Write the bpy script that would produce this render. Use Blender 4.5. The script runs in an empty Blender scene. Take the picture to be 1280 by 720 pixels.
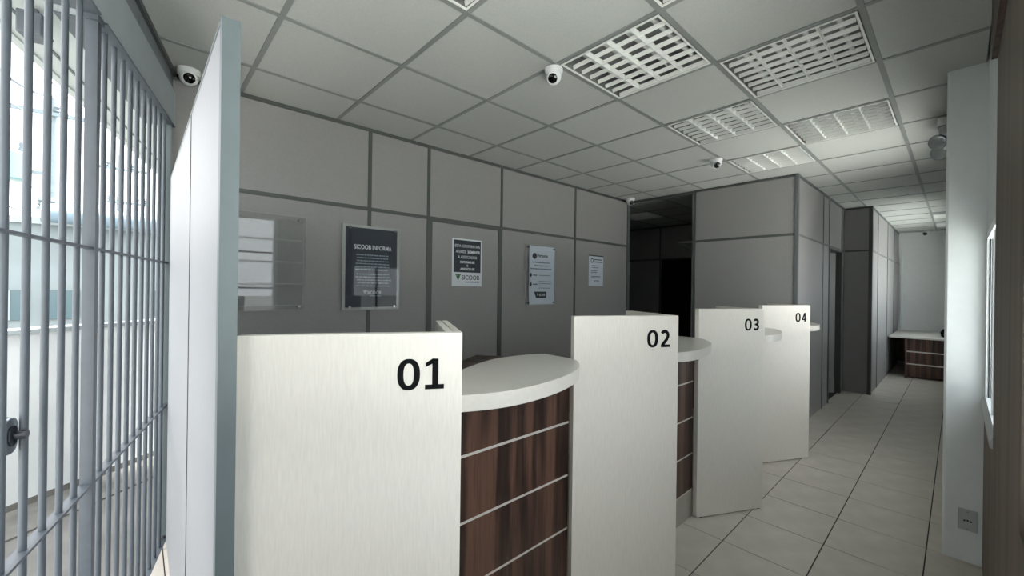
import bpy, bmesh, math, random
from mathutils import Vector, Matrix

random.seed(7)
S = bpy.context.scene
COL = S.collection
PI = math.pi
cos, sin, rad = math.cos, math.sin, math.radians

# ------------------------------------------------------------------ camera
H = 1.442            # eye height
ZC = 2.665           # suspended ceiling height
F_PX, YAW, ROLL = 510.97, 0.829097, 0.0130059
cam_d = bpy.data.cameras.new('camera')
cam = bpy.data.objects.new('camera', cam_d)
COL.objects.link(cam)
cam_d.sensor_width = 36.0
cam_d.lens = F_PX / 1280 * 36.0
cam_d.clip_start = 0.01
cam_d.clip_end = 400
fwd = Vector((cos(YAW), sin(YAW), 0))
rgt0 = Vector((sin(YAW), -cos(YAW), 0))
up0 = Vector((0, 0, 1))
rgt = rgt0 * cos(ROLL) + up0 * sin(ROLL)
upv = up0 * cos(ROLL) - rgt0 * sin(ROLL)
rm = Matrix((rgt, upv, -fwd)).transposed().to_4x4()
cam.matrix_world = Matrix.Translation((0, 0, H)) @ rm
S.camera = cam

# ------------------------------------------------------------------ sky (white overcast day) and exposure
W = bpy.data.worlds.new('sky')
S.world = W
W.use_nodes = True
bg = W.node_tree.nodes['Background']
bg.inputs[0].default_value = (0.985, 0.985, 1.0, 1)
bg.inputs[1].default_value = 1.2
sun_d = bpy.data.lights.new('sun', 'SUN')
sun_d.energy = 8.0
sun_d.angle = rad(12)
sun_d.color = (1.0, 0.97, 0.93)
sun = bpy.data.objects.new('sun', sun_d)
COL.objects.link(sun)
sun.rotation_euler = Vector((0.22, 0.03, 1.0)).to_track_quat('Z', 'Y').to_euler()   # near noon, high over the roof
S.view_settings.view_transform = 'Standard'
S.view_settings.look = 'None'
S.view_settings.gamma = 1
S.view_settings.use_curve_mapping = False
S.view_settings.exposure = 2.17
S.cycles.max_bounces = 10
S.cycles.diffuse_bounces = 7
S.cycles.glossy_bounces = 4
S.cycles.transparent_max_bounces = 12


# ------------------------------------------------------------------ materials
def srgb(r, g, b):
    def f(c):
        c /= 255
        return c / 12.92 if c <= 0.04045 else ((c + 0.055) / 1.055) ** 2.4
    return (f(r), f(g), f(b), 1)


def mat(name, col, rough=0.6, metal=0.0, noise=None, var=0.12, bump=0.0, spec=0.5, stretch=None):
    """plain colour with a fine procedural mottling; stretch scales the noise per axis (grain)"""
    m = bpy.data.materials.new(name)
    m.use_nodes = True
    nt = m.node_tree
    b = nt.nodes['Principled BSDF']
    c = srgb(*col)
    b.inputs['Base Color'].default_value = c
    b.inputs['Roughness'].default_value = rough
    b.inputs['Metallic'].default_value = metal
    b.inputs['Specular IOR Level'].default_value = spec
    if noise:
        tc = nt.nodes.new('ShaderNodeTexCoord')
        mp = nt.nodes.new('ShaderNodeMapping')
        mp.inputs['Scale'].default_value = stretch or (1, 1, 1)
        nz = nt.nodes.new('ShaderNodeTexNoise')
        nz.inputs['Scale'].default_value = noise
        nz.inputs['Detail'].default_value = 5
        nt.links.new(tc.outputs['Object'], mp.inputs[0])
        nt.links.new(mp.outputs[0], nz.inputs['Vector'])
        rp = nt.nodes.new('ShaderNodeValToRGB')
        rp.color_ramp.elements[0].position = 0.3
        rp.color_ramp.elements[1].position = 0.7
        rp.color_ramp.elements[0].color = tuple(x * (1 - var) for x in c[:3]) + (1,)
        rp.color_ramp.elements[1].color = tuple(min(1, x * (1 + var)) for x in c[:3]) + (1,)
        nt.links.new(nz.outputs['Fac'], rp.inputs[0])
        nt.links.new(rp.outputs[0], b.inputs['Base Color'])
        if bump:
            bp = nt.nodes.new('ShaderNodeBump')
            bp.inputs['Strength'].default_value = bump
            bp.inputs['Distance'].default_value = 0.002
            nt.links.new(nz.outputs['Fac'], bp.inputs['Height'])
            nt.links.new(bp.outputs[0], b.inputs['Normal'])
    return m


def wood(name, cols, scale=9.0, rough=0.45):
    """veneer with streaks running up the board"""
    m = bpy.data.materials.new(name)
    m.use_nodes = True
    nt = m.node_tree
    b = nt.nodes['Principled BSDF']
    b.inputs['Roughness'].default_value = rough
    tc = nt.nodes.new('ShaderNodeTexCoord')
    mp = nt.nodes.new('ShaderNodeMapping')
    mp.inputs['Scale'].default_value = (1, 1, 0.045)
    n1 = nt.nodes.new('ShaderNodeTexNoise')
    n1.inputs['Scale'].default_value = scale
    n1.inputs['Detail'].default_value = 4
    n1.inputs['Distortion'].default_value = 0.4
    n2 = nt.nodes.new('ShaderNodeTexNoise')
    n2.inputs['Scale'].default_value = scale * 6
    n2.inputs['Detail'].default_value = 6
    mx = nt.nodes.new('ShaderNodeMath')
    mx.operation = 'MULTIPLY_ADD'
    mx.inputs[1].default_value = 0.4
    nt.links.new(tc.outputs['Object'], mp.inputs[0])
    nt.links.new(mp.outputs[0], n1.inputs['Vector'])
    nt.links.new(mp.outputs[0], n2.inputs['Vector'])
    nt.links.new(n2.outputs['Fac'], mx.inputs[0])
    nt.links.new(n1.outputs['Fac'], mx.inputs[2])
    rp = nt.nodes.new('ShaderNodeValToRGB')
    e = rp.color_ramp.elements
    ps = [0.5, 0.62, 0.72, 0.84, 0.95]
    e[0].position, e[0].color = ps[0], srgb(*cols[0])
    e[1].position, e[1].color = ps[-1], srgb(*cols[-1])
    for p, c in zip(ps[1:-1], cols[1:-1]):
        q = e.new(p)
        q.color = srgb(*c)
    nt.links.new(mx.outputs[0], rp.inputs[0])
    nt.links.new(rp.outputs[0], b.inputs['Base Color'])
    return m


def glass(name, rough=0.0, tint=(0.96, 0.98, 0.98, 1), refl=1.0):
    """thin clear sheet: transparent with a fresnel mirror on top"""
    m = bpy.data.materials.new(name)
    m.use_nodes = True
    nt = m.node_tree
    nt.nodes.clear()
    out = nt.nodes.new('ShaderNodeOutputMaterial')
    mix = nt.nodes.new('ShaderNodeMixShader')
    tr = nt.nodes.new('ShaderNodeBsdfTransparent')
    tr.inputs[0].default_value = tint
    gl = nt.nodes.new('ShaderNodeBsdfGlossy')
    gl.inputs['Roughness'].default_value = rough
    fr = nt.nodes.new('ShaderNodeFresnel')
    fr.inputs[0].default_value = 1.49
    mu = nt.nodes.new('ShaderNodeMath')
    mu.operation = 'MULTIPLY'
    mu.inputs[1].default_value = refl
    ge = nt.nodes.new('ShaderNodeNewGeometry')          # front faces only mirror, so a sheet has one reflection
    sb = nt.nodes.new('ShaderNodeMath')
    sb.operation = 'SUBTRACT'
    sb.inputs[0].default_value = refl
    nt.links.new(ge.outputs['Backfacing'], sb.inputs[1])
    nt.links.new(sb.outputs[0], mu.inputs[1])
    mu.use_clamp = True
    nt.links.new(fr.outputs[0], mu.inputs[0])
    nt.links.new(mu.outputs[0], mix.inputs[0])
    nt.links.new(tr.outputs[0], mix.inputs[1])
    nt.links.new(gl.outputs[0], mix.inputs[2])
    nt.links.new(mix.outputs[0], out.inputs[0])
    return m


M = {
    'ceil': mat('ceiling_mineral_fibre', (183, 186, 182), 0.9, noise=140, var=0.05),
    'tbar': mat('ceiling_grid_metal', (136, 140, 137), 0.55),
    'panel': mat('grey_partition_laminate', (146, 145, 144), 0.5, noise=60, var=0.03, spec=0.35),
    'profile': mat('partition_profile_metal', (76, 81, 78), 0.45),
    'profile_l': mat('partition_corner_metal', (92, 97, 97), 0.45),
    'header': mat('header_steel', (158, 167, 171), 0.55, noise=8, var=0.04),
    'header_d': mat('header_band_steel', (112, 120, 123), 0.55),
    'white_lam': mat('white_linen_laminate', (217, 213, 204), 0.55, noise=70, var=0.045, bump=0.25, stretch=(3.2, 3.2, 0.28)),
    'white_edge': mat('white_edge_band', (232, 229, 220), 0.5),
    'top_lam': mat('counter_top_laminate', (200, 197, 189), 0.33, noise=60, var=0.03),
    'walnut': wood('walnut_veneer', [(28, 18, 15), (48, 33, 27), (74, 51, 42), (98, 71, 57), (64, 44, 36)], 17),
    'walnut_grey': wood('greyed_walnut_veneer', [(64, 56, 47), (80, 70, 59), (89, 78, 67), (96, 84, 73), (82, 72, 61)], 7, 0.6),
    'strip': mat('brushed_aluminium_strip', (206, 202, 196), 0.4, 0.15),
    'tile': mat('floor_tile_porcelain', (193, 187, 177), 0.38, noise=7, var=0.09, spec=0.45),
    'grout': mat('floor_grout', (44, 42, 40), 0.9),
    'plinth': mat('plinth_tile', (158, 153, 144), 0.5, noise=9, var=0.06),
    'wall_white': mat('white_wall_paint', (214, 219, 219), 0.75, noise=18, var=0.02),
    'wall_pale': mat('pale_grey_paint', (216, 217, 217), 0.75, noise=14, var=0.02),
    'end_white': mat('end_partition_laminate', (144, 147, 150), 0.5, noise=30, var=0.02),
    'alu': mat('grey_aluminium', (100, 111, 113), 0.5, 0.0, noise=20, var=0.03),
    'alu_w': mat('white_aluminium', (228, 232, 233), 0.4),
    'steel': mat('grille_grey_paint', (78, 86, 93), 0.5, noise=25, var=0.06),
    'black': mat('black_vinyl', (6, 7, 9), 0.75, spec=0.15),
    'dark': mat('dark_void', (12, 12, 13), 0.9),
    'lum_white': mat('luminaire_white_enamel', (236, 238, 234), 0.35),
    'lum_grey': mat('luminaire_reflector', (140, 142, 140), 0.3, 0.5),
    'tube': mat('lamp_tube_glass', (232, 236, 234), 0.25),
    'cap': mat('lamp_cap_metal', (150, 150, 148), 0.3, 0.8),
    'cam_white': mat('camera_white_plastic', (226, 228, 228), 0.4),
    'lens': mat('camera_lens_black', (6, 6, 8), 0.12),
    'chrome': mat('chrome', (200, 200, 200), 0.18, 1.0),
    'navy': mat('navy_print', (14, 30, 44), 0.5),
    'navy_d': mat('dark_navy_print', (8, 18, 30), 0.5),
    'slate': mat('slate_blue_print', (70, 92, 106), 0.5),
    'paper': mat('white_paper', (214, 220, 226), 0.7),
    'paper_b': mat('pale_blue_paper', (196, 206, 216), 0.7),
    'ink_w': mat('white_ink', (226, 232, 234), 0.6),
    'ink_g': mat('pale_grey_ink', (150, 165, 176), 0.6),
    'ink_d': mat('dark_ink', (26, 36, 50), 0.6),
    'ink_b': mat('blue_grey_ink', (84, 98, 128), 0.6),
    'logo_t': mat('teal_ink', (22, 66, 66), 0.6),
    'logo_g': mat('green_ink', (126, 168, 84), 0.6),
    'acrylic': glass('clear_acrylic', 0.0, (0.985, 0.99, 0.99, 1), 1.0),
    'acrylic_e': mat('acrylic_edge', (170, 172, 170), 0.25),
    'pane': glass('window_glass', 0.0, (0.93, 0.96, 0.97, 1), 1.0),
    'pane_half': glass('lightly_dimmed_window_glass', 0.0, (0.88, 0.90, 0.91, 1), 1.0),  # slight tint added to hold back daylight
    'pane_dim': glass('dimmed_window_glass', 0.0, (0.70, 0.73, 0.74, 1), 1.0),  # stronger tint added to cut the daylight coming through
    'gasket': mat('black_gasket', (18, 22, 26), 0.6),
    'sill': mat('grey_sill_metal', (168, 172, 172), 0.5),
    'outlet': mat('outlet_plastic', (172, 177, 178), 0.45),
    'outlet_d': mat('outlet_socket_grey', (120, 124, 126), 0.5),
    'light_grey': mat('emergency_light_shell', (188, 190, 188), 0.4),
    'lamp_glass': mat('lamp_reflector', (170, 176, 178), 0.15, 0.7),
    'render': mat('weathered_plaster', (196, 202, 203), 0.85, noise=2.2, var=0.1),
    'facade': mat('grey_facade_plaster', (116, 127, 130), 0.85, noise=1.5, var=0.1),
    'render_g': mat('grey_plaster', (140, 150, 153), 0.85, noise=3, var=0.12),
    'concrete': mat('pavement_concrete', (100, 100, 97), 0.9, noise=2.5, var=0.25),
    'bounce_slab': mat('pale_bounce_screed', (236, 234, 229), 0.9, noise=3, var=0.05),  # kept very pale to reflect sun into the room
    'gutter': mat('gutter_asphalt', (98, 98, 94), 0.95, noise=5, var=0.3),
    'pole': mat('pole_concrete', (112, 126, 131), 0.9, noise=4, var=0.12),
    'trafo': mat('transformer_paint', (112, 142, 146), 0.5),
    'cable': mat('cable_rubber', (92, 104, 110), 0.7),
    'win_dark': mat('far_window_glass', (70, 90, 96), 0.2),
    'roof': mat('roof_sheet', (106, 126, 138), 0.5, noise=3, var=0.08),
    'canopy': mat('canopy_paint', (176, 184, 183), 0.7, noise=4, var=0.04),
    'canopy_d': mat('canopy_joint', (84, 96, 98), 0.7),
    'lock_d': mat('lock_black', (30, 36, 44), 0.4),
    'lock_g': mat('lock_plate_grey', (112, 122, 130), 0.35, 0.5),
}


# ------------------------------------------------------------------ mesh helpers
class MB:
    def __init__(self):
        self.v, self.f = [], []

    def add(self, vs, fs):
        n = len(self.v)
        self.v += [tuple(p) for p in vs]
        self.f += [tuple(i + n for i in q) for q in fs]
        return self

    def box(self, x0, x1, y0, y1, z0, z1):
        x0, x1 = min(x0, x1), max(x0, x1)
        y0, y1 = min(y0, y1), max(y0, y1)
        z0, z1 = min(z0, z1), max(z0, z1)
        return self.add([(x0, y0, z0), (x1, y0, z0), (x1, y1, z0), (x0, y1, z0), (x0, y0, z1), (x1, y0, z1), (x1, y1, z1), (x0, y1, z1)],
                        [(3, 2, 1, 0), (4, 5, 6, 7), (0, 1, 5, 4), (1, 2, 6, 5), (2, 3, 7, 6), (3, 0, 4, 7)])

    def prism(self, poly, z0, z1):
        a = sum(p[0] * q[1] - q[0] * p[1] for p, q in zip(poly, poly[1:] + poly[:1]))
        if a < 0:
            poly = poly[::-1]
        n = len(poly)
        vs = [(p[0], p[1], z0) for p in poly] + [(p[0], p[1], z1) for p in poly]
        fs = [tuple(range(n))[::-1], tuple(range(n, 2 * n))] + [(i, (i + 1) % n, n + (i + 1) % n, n + i) for i in range(n)]
        return self.add(vs, fs)

    def tube(self, pts, r, n=10, r1=None, cap=True):
        pts = [Vector(p) for p in pts]
        k = len(pts)
        rings = []
        t0 = (pts[1] - pts[0]).normalized()
        ref = Vector((0, 0, 1)) if abs(t0.z) < 0.9 else Vector((1, 0, 0))
        for i, p in enumerate(pts):
            t = (pts[min(i + 1, k - 1)] - pts[max(i - 1, 0)]).normalized()
            a = t.cross(ref).normalized()
            b = t.cross(a).normalized()
            rr = r if r1 is None else r + (r1 - r) * i / (k - 1)
            rings.append([p + (a * cos(2 * PI * j / n) + b * sin(2 * PI * j / n)) * rr for j in range(n)])
        vs = [q for rg in rings for q in rg]
        fs = []
        for i in range(k - 1):
            for j in range(n):
                fs.append((i * n + j, i * n + (j + 1) % n, (i + 1) * n + (j + 1) % n, (i + 1) * n + j))
        if cap:
            fs.append(tuple(range(n))[::-1])
            fs.append(tuple((k - 1) * n + j for j in range(n)))
        return self.add(vs, fs)

    def lathe(self, prof, n=24, mtx=None):
        """prof: (radius, height) pairs; spun about local z"""
        vs, fs = [], []
        for r, z in prof:
            for j in range(n):
                a = 2 * PI * j / n
                p = Vector((r * cos(a), r * sin(a), z))
                vs.append(mtx @ p if mtx else p)
        for i in range(len(prof) - 1):
            for j in range(n):
                fs.append((i * n + j, i * n + (j + 1) % n, (i + 1) * n + (j + 1) % n, (i + 1) * n + j))
        fs.append(tuple(range(n))[::-1])
        fs.append(tuple((len(prof) - 1) * n + j for j in range(n)))
        return self.add(vs, fs)

    def mesh(self, name, m, smooth=False, bevel=0):
        me = bpy.data.meshes.new(name)
        me.from_pydata(self.v, [], self.f)
        bm = bmesh.new()
        bm.from_mesh(me)
        bmesh.ops.recalc_face_normals(bm, faces=bm.faces)
        if bevel:
            bmesh.ops.bevel(bm, geom=[e for e in bm.edges if len(e.link_faces) == 2 and e.calc_face_angle(0) > 0.7], offset=bevel, segments=2, affect='EDGES', profile=0.5)
        bm.to_mesh(me)
        bm.free()
        if smooth:
            for p in me.polygons:
                p.use_smooth = True
            me.set_sharp_from_angle(angle=rad(38))
        me.materials.append(M[m])
        return me

    def build(self, name, m, parent=None, smooth=False, bevel=0):
        return link(name, self.mesh(name, m, smooth, bevel), parent)


def link(name, me, parent=None, loc=None):
    o = bpy.data.objects.new(name, me)
    COL.objects.link(o)
    if parent:
        o.parent = parent
    if loc:
        o.location = loc
    return o


def box(name, m, parent, *d, bevel=0):
    return MB().box(*d).build(name, m, parent, bevel=bevel)


def empty(name, loc=(0, 0, 0), rz=0.0):
    o = bpy.data.objects.new(name, None)
    COL.objects.link(o)
    o.empty_display_size = 0.1
    o.location = loc
    o.rotation_euler = (0, 0, rz)
    return o


def tag(o, label, cat, group=None, kind=None):
    o['label'] = label
    o['category'] = cat
    if group:
        o['group'] = group
    if kind:
        o['kind'] = kind
    return o


def struct(o, label=None):
    o['kind'] = 'structure'
    if label:
        o['label'] = label
    return o


def copy_tree(o, parent=None):
    c = o.copy()
    COL.objects.link(c)
    c.parent = parent
    for ch in list(o.children):
        copy_tree(ch, c)
    return c


def clip(poly, planes):
    """convex clip; planes are (nx, ny, d): keep n.p <= d"""
    for nx, ny, d in planes:
        out = []
        for p, q in zip(poly, poly[1:] + poly[:1]):
            a, b = nx * p[0] + ny * p[1] - d, nx * q[0] + ny * q[1] - d
            if a <= 0:
                out.append(p)
            if (a < 0 < b) or (b < 0 < a):
                t = a / (a - b)
                out.append((p[0] + (q[0] - p[0]) * t, p[1] + (q[1] - p[1]) * t))
        poly = out
        if len(poly) < 3:
            return []
    return poly


def area(p):
    return abs(sum(a[0] * b[1] - b[0] * a[1] for a, b in zip(p, p[1:] + p[:1]))) / 2


_font = {}


def text_mesh(s, size, ext=0.0005, off=0.0, width=None, height=None, align='LEFT'):
    """flat lettering as a mesh in its own xy plane, scaled to a width and a height, origin at left/centre of its baseline"""
    cu = bpy.data.curves.new('lettering', 'FONT')
    cu.body = s
    cu.size = size
    cu.extrude = ext
    cu.offset = off
    cu.resolution_u = 4
    o = bpy.data.objects.new('lettering', cu)
    COL.objects.link(o)
    dg = bpy.context.evaluated_depsgraph_get()
    dg.update()
    me = bpy.data.meshes.new_from_object(o.evaluated_get(dg))
    COL.objects.unlink(o)
    bpy.data.objects.remove(o)
    xs = [v.co.x for v in me.vertices]
    ys = [v.co.y for v in me.vertices]
    x0, x1, y0, y1 = min(xs), max(xs), min(ys), max(ys)
    kx = width / (x1 - x0) if width else 1
    ky = height / (y1 - y0) if height else kx
    if not width:
        kx = ky
    ax = x0 if align == 'LEFT' else (x0 + x1) / 2
    for v in me.vertices:
        v.co.x = (v.co.x - ax) * kx
        v.co.y = (v.co.y - y0) * ky
    return me


# ------------------------------------------------------------------ key lines of the plan
YW = 3.095                       # back wall face
G0 = Vector((0.150, 3.075))      # foot of the grille wall at the back corner
GA = rad(77.2)
GD = Vector((cos(GA), sin(GA)))  # along the grille wall
GN = Vector((-sin(GA), cos(GA))) # out to the street
YR = -0.094                      # right wall face near the camera
YR2 = 0.0                        # right wall face beyond the column
GP = (GN.x, GN.y, GN.x * G0.x + GN.y * G0.y)      # clip plane: keep the room side


def rect_planes(x0, x1, y0, y1):
    return [(-1, 0, -x0), (1, 0, x1), (0, -1, -y0), (0, 1, y1)]


# ------------------------------------------------------------------ floor
regs_floor = [rect_planes(-0.7, 3.6, -0.10, 3.12) + [GP], rect_planes(3.6, 5.03, -0.02, 3.12),
              rect_planes(5.03, 7.66, -0.02, 1.16), rect_planes(7.66, 11.52, -0.02, 0.85),
              rect_planes(5.03, 7.45, 2.19, 4.7)]
flo = MB()
flo.prism(clip([(-0.7, -0.25), (11.7, -0.25), (11.7, 4.8), (-0.7, 4.8)], [GP]), -0.12, -0.003)
floor = struct(flo.build('floor', 'grout'))
TX0, TY0, TP, TG, TGY = 2.505, 0.109, 0.3985, 0.0027, 0.0029
full = MB().box(TG, TP - TG, TGY, TP - TGY, -0.003, 0.0).mesh('floor_tile', 'tile')
nt_ = 0
for reg in regs_floor:
    for i in range(-9, 24):
        for j in range(-1, 12):
            x, y = TX0 + i * TP, TY0 + j * TP
            q = [(x + TG, y + TGY), (x + TP - TG, y + TGY), (x + TP - TG, y + TP - TGY), (x + TG, y + TP - TGY)]
            c = clip(q, reg)
            if not c or area(c) < 0.004:
                continue
            nt_ += 1
            if area(c) > area(q) - 1e-6:
                t = link('floor_tile', full, floor, (x, y, 0))
            else:
                t = MB().prism([(p[0] - x, p[1] - y) for p in c], -0.003, 0.0).build('floor_tile', 'tile', floor)
                t.location = (x, y, 0)

# ------------------------------------------------------------------ ceiling: tiles in an exposed grid
CX0, CY0, CP = 0.474, 0.291, 0.601
regs_ceil = [rect_planes(-0.7, 5.03, -0.09, YW) + [GP], rect_planes(5.03, 7.63, 0.0, 1.135),
             rect_planes(7.63, 11.5, 0.0, 0.831), rect_planes(5.03, 7.45, 2.19, 4.7)]
slab = MB()
slab.prism(clip([(-0.75, -0.25), (11.7, -0.25), (11.7, 4.85), (-0.75, 4.85)], [(GP[0], GP[1], GP[2] + 0.1)]), 2.83, 2.92)
ceiling = struct(slab.build('ceiling', 'ceil'))
CELLS = {}
for (px, py) in [(0.75, 1.2), (1.4, 0.6), (1.97, 1.2), (2.58, 0.6), (3.2, 1.2), (3.78, 0.6), (4.4, 1.2), (6.2, 3.6)]:
    CELLS[(int(math.floor((px - CX0) / CP)), int(math.floor((py - CY0) / CP)))] = 1
ctile = MB().box(0.003, CP - 0.003, 0.003, CP - 0.003, ZC + 0.004, ZC + 0.02).mesh('ceiling_tile', 'ceil')
for reg in regs_ceil:
    for i in range(-3, 20):
        for j in range(-2, 8):
            x, y = CX0 + i * CP, CY0 + j * CP
            if (i, j) in CELLS:
                continue
            q = [(x + 0.003, y + 0.003), (x + CP - 0.003, y + 0.003), (x + CP - 0.003, y + CP - 0.003), (x + 0.003, y + CP - 0.003)]
            c = clip(q, reg)
            if not c or area(c) < 0.002:
                continue
            if area(c) > area(q) - 1e-6:
                link('ceiling_tile', ctile, ceiling, (x, y, 0))
            else:
                t = MB().prism([(p[0] - x, p[1] - y) for p in c], ZC + 0.004, ZC + 0.02).build('ceiling_tile', 'ceil', ceiling)
                t.location = (x, y, 0)
TB = 0.012
for reg in regs_ceil:
    for j in range(-1, 8):
        y = CY0 + j * CP
        c = clip([(-1, y - TB), (12, y - TB), (12, y + TB), (-1, y + TB)], reg)
        if c and area(c) > 0.001:
            MB().prism(c, ZC - 0.001, ZC + 0.012).build('main_tee', 'tbar', ceiling)
    for i in range(-3, 20):
        x = CX0 + i * CP
        for j in range(-2, 8):
            y = CY0 + j * CP
            c = clip([(x - TB, y + TB), (x + TB, y + TB), (x + TB, y + CP - TB), (x - TB, y + CP - TB)], reg)
            if c and area(c) > 0.001:
                MB().prism(c, ZC, ZC + 0.011).build('cross_tee', 'tbar', ceiling)

# ------------------------------------------------------------------ panelled partitions


def panel_wall(name, axis, pos, us, zs, thick=0.06, holes=(), prof=0.014, pm='panel', prm='profile', ends=True, face=-1):
    """a partition on the plane axis=pos, facing -axis: laminate panels between metal profiles, all parts of one wall"""
    def bx(mb, u0, u1, d0, d1, z0, z1):
        if axis == 'x':
            return mb.box(pos - face * d0, pos - face * d1, u0, u1, z0, z1)
        return mb.box(u0, u1, pos - face * d0, pos - face * d1, z0, z1)
    core = MB()
    cells = [(i, k) for i in range(len(us) - 1) for k in range(len(zs) - 1) if (i, k) not in holes]
    for i, k in cells:
        bx(core, us[i], us[i + 1], 0.02, thick, zs[k], zs[k + 1])
    w = struct(core.build(name, pm))
    for i, k in cells:
        p = MB()
        bx(p, us[i] + 0.004, us[i + 1] - 0.004, 0.0, 0.02, zs[k] + 0.004, zs[k + 1] - 0.004)
        p.build('wall_panel', pm, w)
    for k in range(1, len(zs) - 1):                       # rails
        for i in range(len(us) - 1):
            p = MB()
            bx(p, us[i] + prof, us[i + 1] - prof, -0.005, 0.004, zs[k] - prof, zs[k] + prof)
            p.build('panel_rail', prm, w)
    for i, u in enumerate(us):                           # posts
        if not ends and i in (0, len(us) - 1):
            continue
        p = MB()
        bx(p, u - prof, u + prof, -0.006, 0.004, zs[0], zs[-1])
        p.build('panel_post', prm, w)
    for zt, h in ((zs[-1], 0.026),):
        p = MB()
        bx(p, us[0] + prof, us[-1] - prof, -0.008, 0.004, zt - h, zt)
        p.build('top_channel', prm, w)
    return w


ZR = 2.04
wb = panel_wall('wall_back', 'y', YW, [0.10, 1.323, 1.845, 2.679, 3.844, 4.985], [0.0, ZR, ZC], 0.1)
# the wide head and jambs round the door panel in the back wall
box('door_head', 'profile', wb, 1.845, 2.679, YW - 0.009, YW + 0.004, ZR - 0.03, ZR + 0.012)
box('door_jamb', 'profile', wb, 2.640, 2.672, YW - 0.007, YW + 0.004, 0, ZR - 0.03)
box('door_jamb', 'profile', wb, 1.852, 1.884, YW - 0.007, YW + 0.004, 0, ZR - 0.03)
box('end_post', 'profile_l', wb, 4.975, 5.03, YW - 0.012, YW + 0.1, 0, ZC)

wm = panel_wall('wall_middle', 'x', 5.03, [1.135, 2.19], [0.0, ZR, ZC], 0.06)
ws = panel_wall('wall_middle_side', 'y', 1.135, [5.08, 6.262, 6.60, 7.42, 7.63], [0.0, ZR, ZC], 0.06, holes=((2, 0),), ends=False, prof=0.010, prm='profile_l')
box('corner_post', 'profile_l', wm, 5.018, 5.075, 1.123, 1.15, 0, ZC)
box('corner_post', 'profile', wm, 5.022, 5.09, 2.175, 2.20, 0, ZC)
box('door_jamb', 'profile', ws, 6.60, 6.63, 1.125, 1.2, 0, ZR)
box('door_jamb', 'profile', ws, 7.39, 7.44, 1.125, 1.2, 0, ZR)
box('door_head', 'profile', ws, 6.63, 7.39, 1.128, 1.2, ZR - 0.03, ZR + 0.01)
wc = panel_wall('wall_corridor', 'y', 2.25, [5.09, 7.45], [0.0, ZC], 0.05, face=1, ends=False)
wf1 = panel_wall('wall_middle_end', 'x', 7.63, [0.831, 1.135], [0.0, ZR, ZC], 0.06, ends=False, prof=0.012)
wf2 = panel_wall('wall_passage_side', 'y', 0.831, [7.70, 8.30, 9.56, 10.60, 11.5], [0.0, ZR, ZC], 0.06, ends=False, prof=0.011, prm='profile_l')
box('corner_post', 'profile', wf1, 7.615, 7.69, 0.818, 0.86, 0, ZC)
# door of the middle room, swung inwards
door = struct(empty('door_1', (7.37, 1.215, 0), rad(146)))
door['label'] = 'grey door leaf swung inwards in the side of the middle partition'
box('door_leaf', 'panel', door, 0.0, 0.74, 0.0, 0.035, 0.008, ZR - 0.04)
for z in (0.3, 1.05, 1.8):
    MB().tube([(0.0, -0.012, z - 0.05), (0.0, -0.012, z + 0.05)], 0.012, 8).build('hinge', 'chrome', door)
MB().tube([(0.69, 0.0, 1.0), (0.69, -0.05, 1.0), (0.58, -0.055, 1.0)], 0.009, 8).build('door_handle', 'chrome', door)

# dim corridor behind the back wall
wk = panel_wall('wall_corridor_end', 'x', 7.45, [2.25, 3.07, 3.26, 3.90, 4.7], [0.0, 2.03, ZC], 0.06, holes=((2, 0),), ends=False)
struct(MB().box(7.72, 7.78, 0.9, 2.25, 0, ZC + 0.2).box(7.60, 7.72, 2.19, 2.25, 0, ZC + 0.2).box(5.03, 7.55, 4.7, 4.78, 0, ZC + 0.2).box(4.93, 5.03, YW + 0.1, 4.7, 0, ZC + 0.2).build('wall_corridor_back', 'panel'))
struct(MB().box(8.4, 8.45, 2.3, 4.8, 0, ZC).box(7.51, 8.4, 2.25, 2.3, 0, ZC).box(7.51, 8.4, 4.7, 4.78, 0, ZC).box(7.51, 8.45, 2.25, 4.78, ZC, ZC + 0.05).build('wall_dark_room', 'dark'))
struct(box('trim_corridor', 'profile', None, 5.03, 5.06, 2.2, YW + 0.1, ZC - 0.03, ZC - 0.001))

# ------------------------------------------------------------------ far wall
struct(box('wall_far', 'wall_pale', None, 11.5, 11.6, -0.25, 0.95, 0, ZC + 0.2))
tk = box('cable_trunking', 'wall_white', None, 11.462, 11.499, 0.765, 0.80, 0.74, 2.2)
tag(tk, 'slim white vertical cable trunking in the corner of the far wall', 'trunking')

# ------------------------------------------------------------------ right side: white column, window wall, wood cladding
struct(MB().prism([(3.30, 0.04), (3.31, 0.05), (3.62, 0.05), (3.62, -0.26), (3.30, -0.26)], 0, ZC + 0.2).build('wall_column', 'wall_white'))
wr = struct(MB().box(2.40, 3.30, -0.18, -0.100, 1.765, ZC + 0.2).build('wall_right', 'wall_white'))
struct(MB().box(2.40, 3.30, -0.18, -0.098, 0, 0.868).build('wall_right_low', 'walnut_grey'))
struct(MB().box(1.40, 2.40, -0.18, YR, 0, ZC + 0.2).box(-0.66, 0.0, -0.18, YR, 0.93, 2.34).build('wall_right_wood', 'walnut_grey'))
struct(MB().box(-0.66, 1.40, -0.18, YR, 0, 0.93).build('wall_right_base', 'walnut_grey'))
struct(MB().box(-0.66, 2.40, -0.18, -0.078, 2.346, ZC).build('trim_bulkhead', 'walnut_grey'))
struct(MB().box(-0.66, 2.40, -0.18, -0.078, 2.338, 2.346).build('trim_soffit_shade', 'walnut'))  # thin dark board: shade under the bulkhead put into its colour
struct(MB().box(-0.66, 1.40, -0.18, YR, ZC, ZC + 0.2).build('wall_right_top', 'wall_white'))
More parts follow.
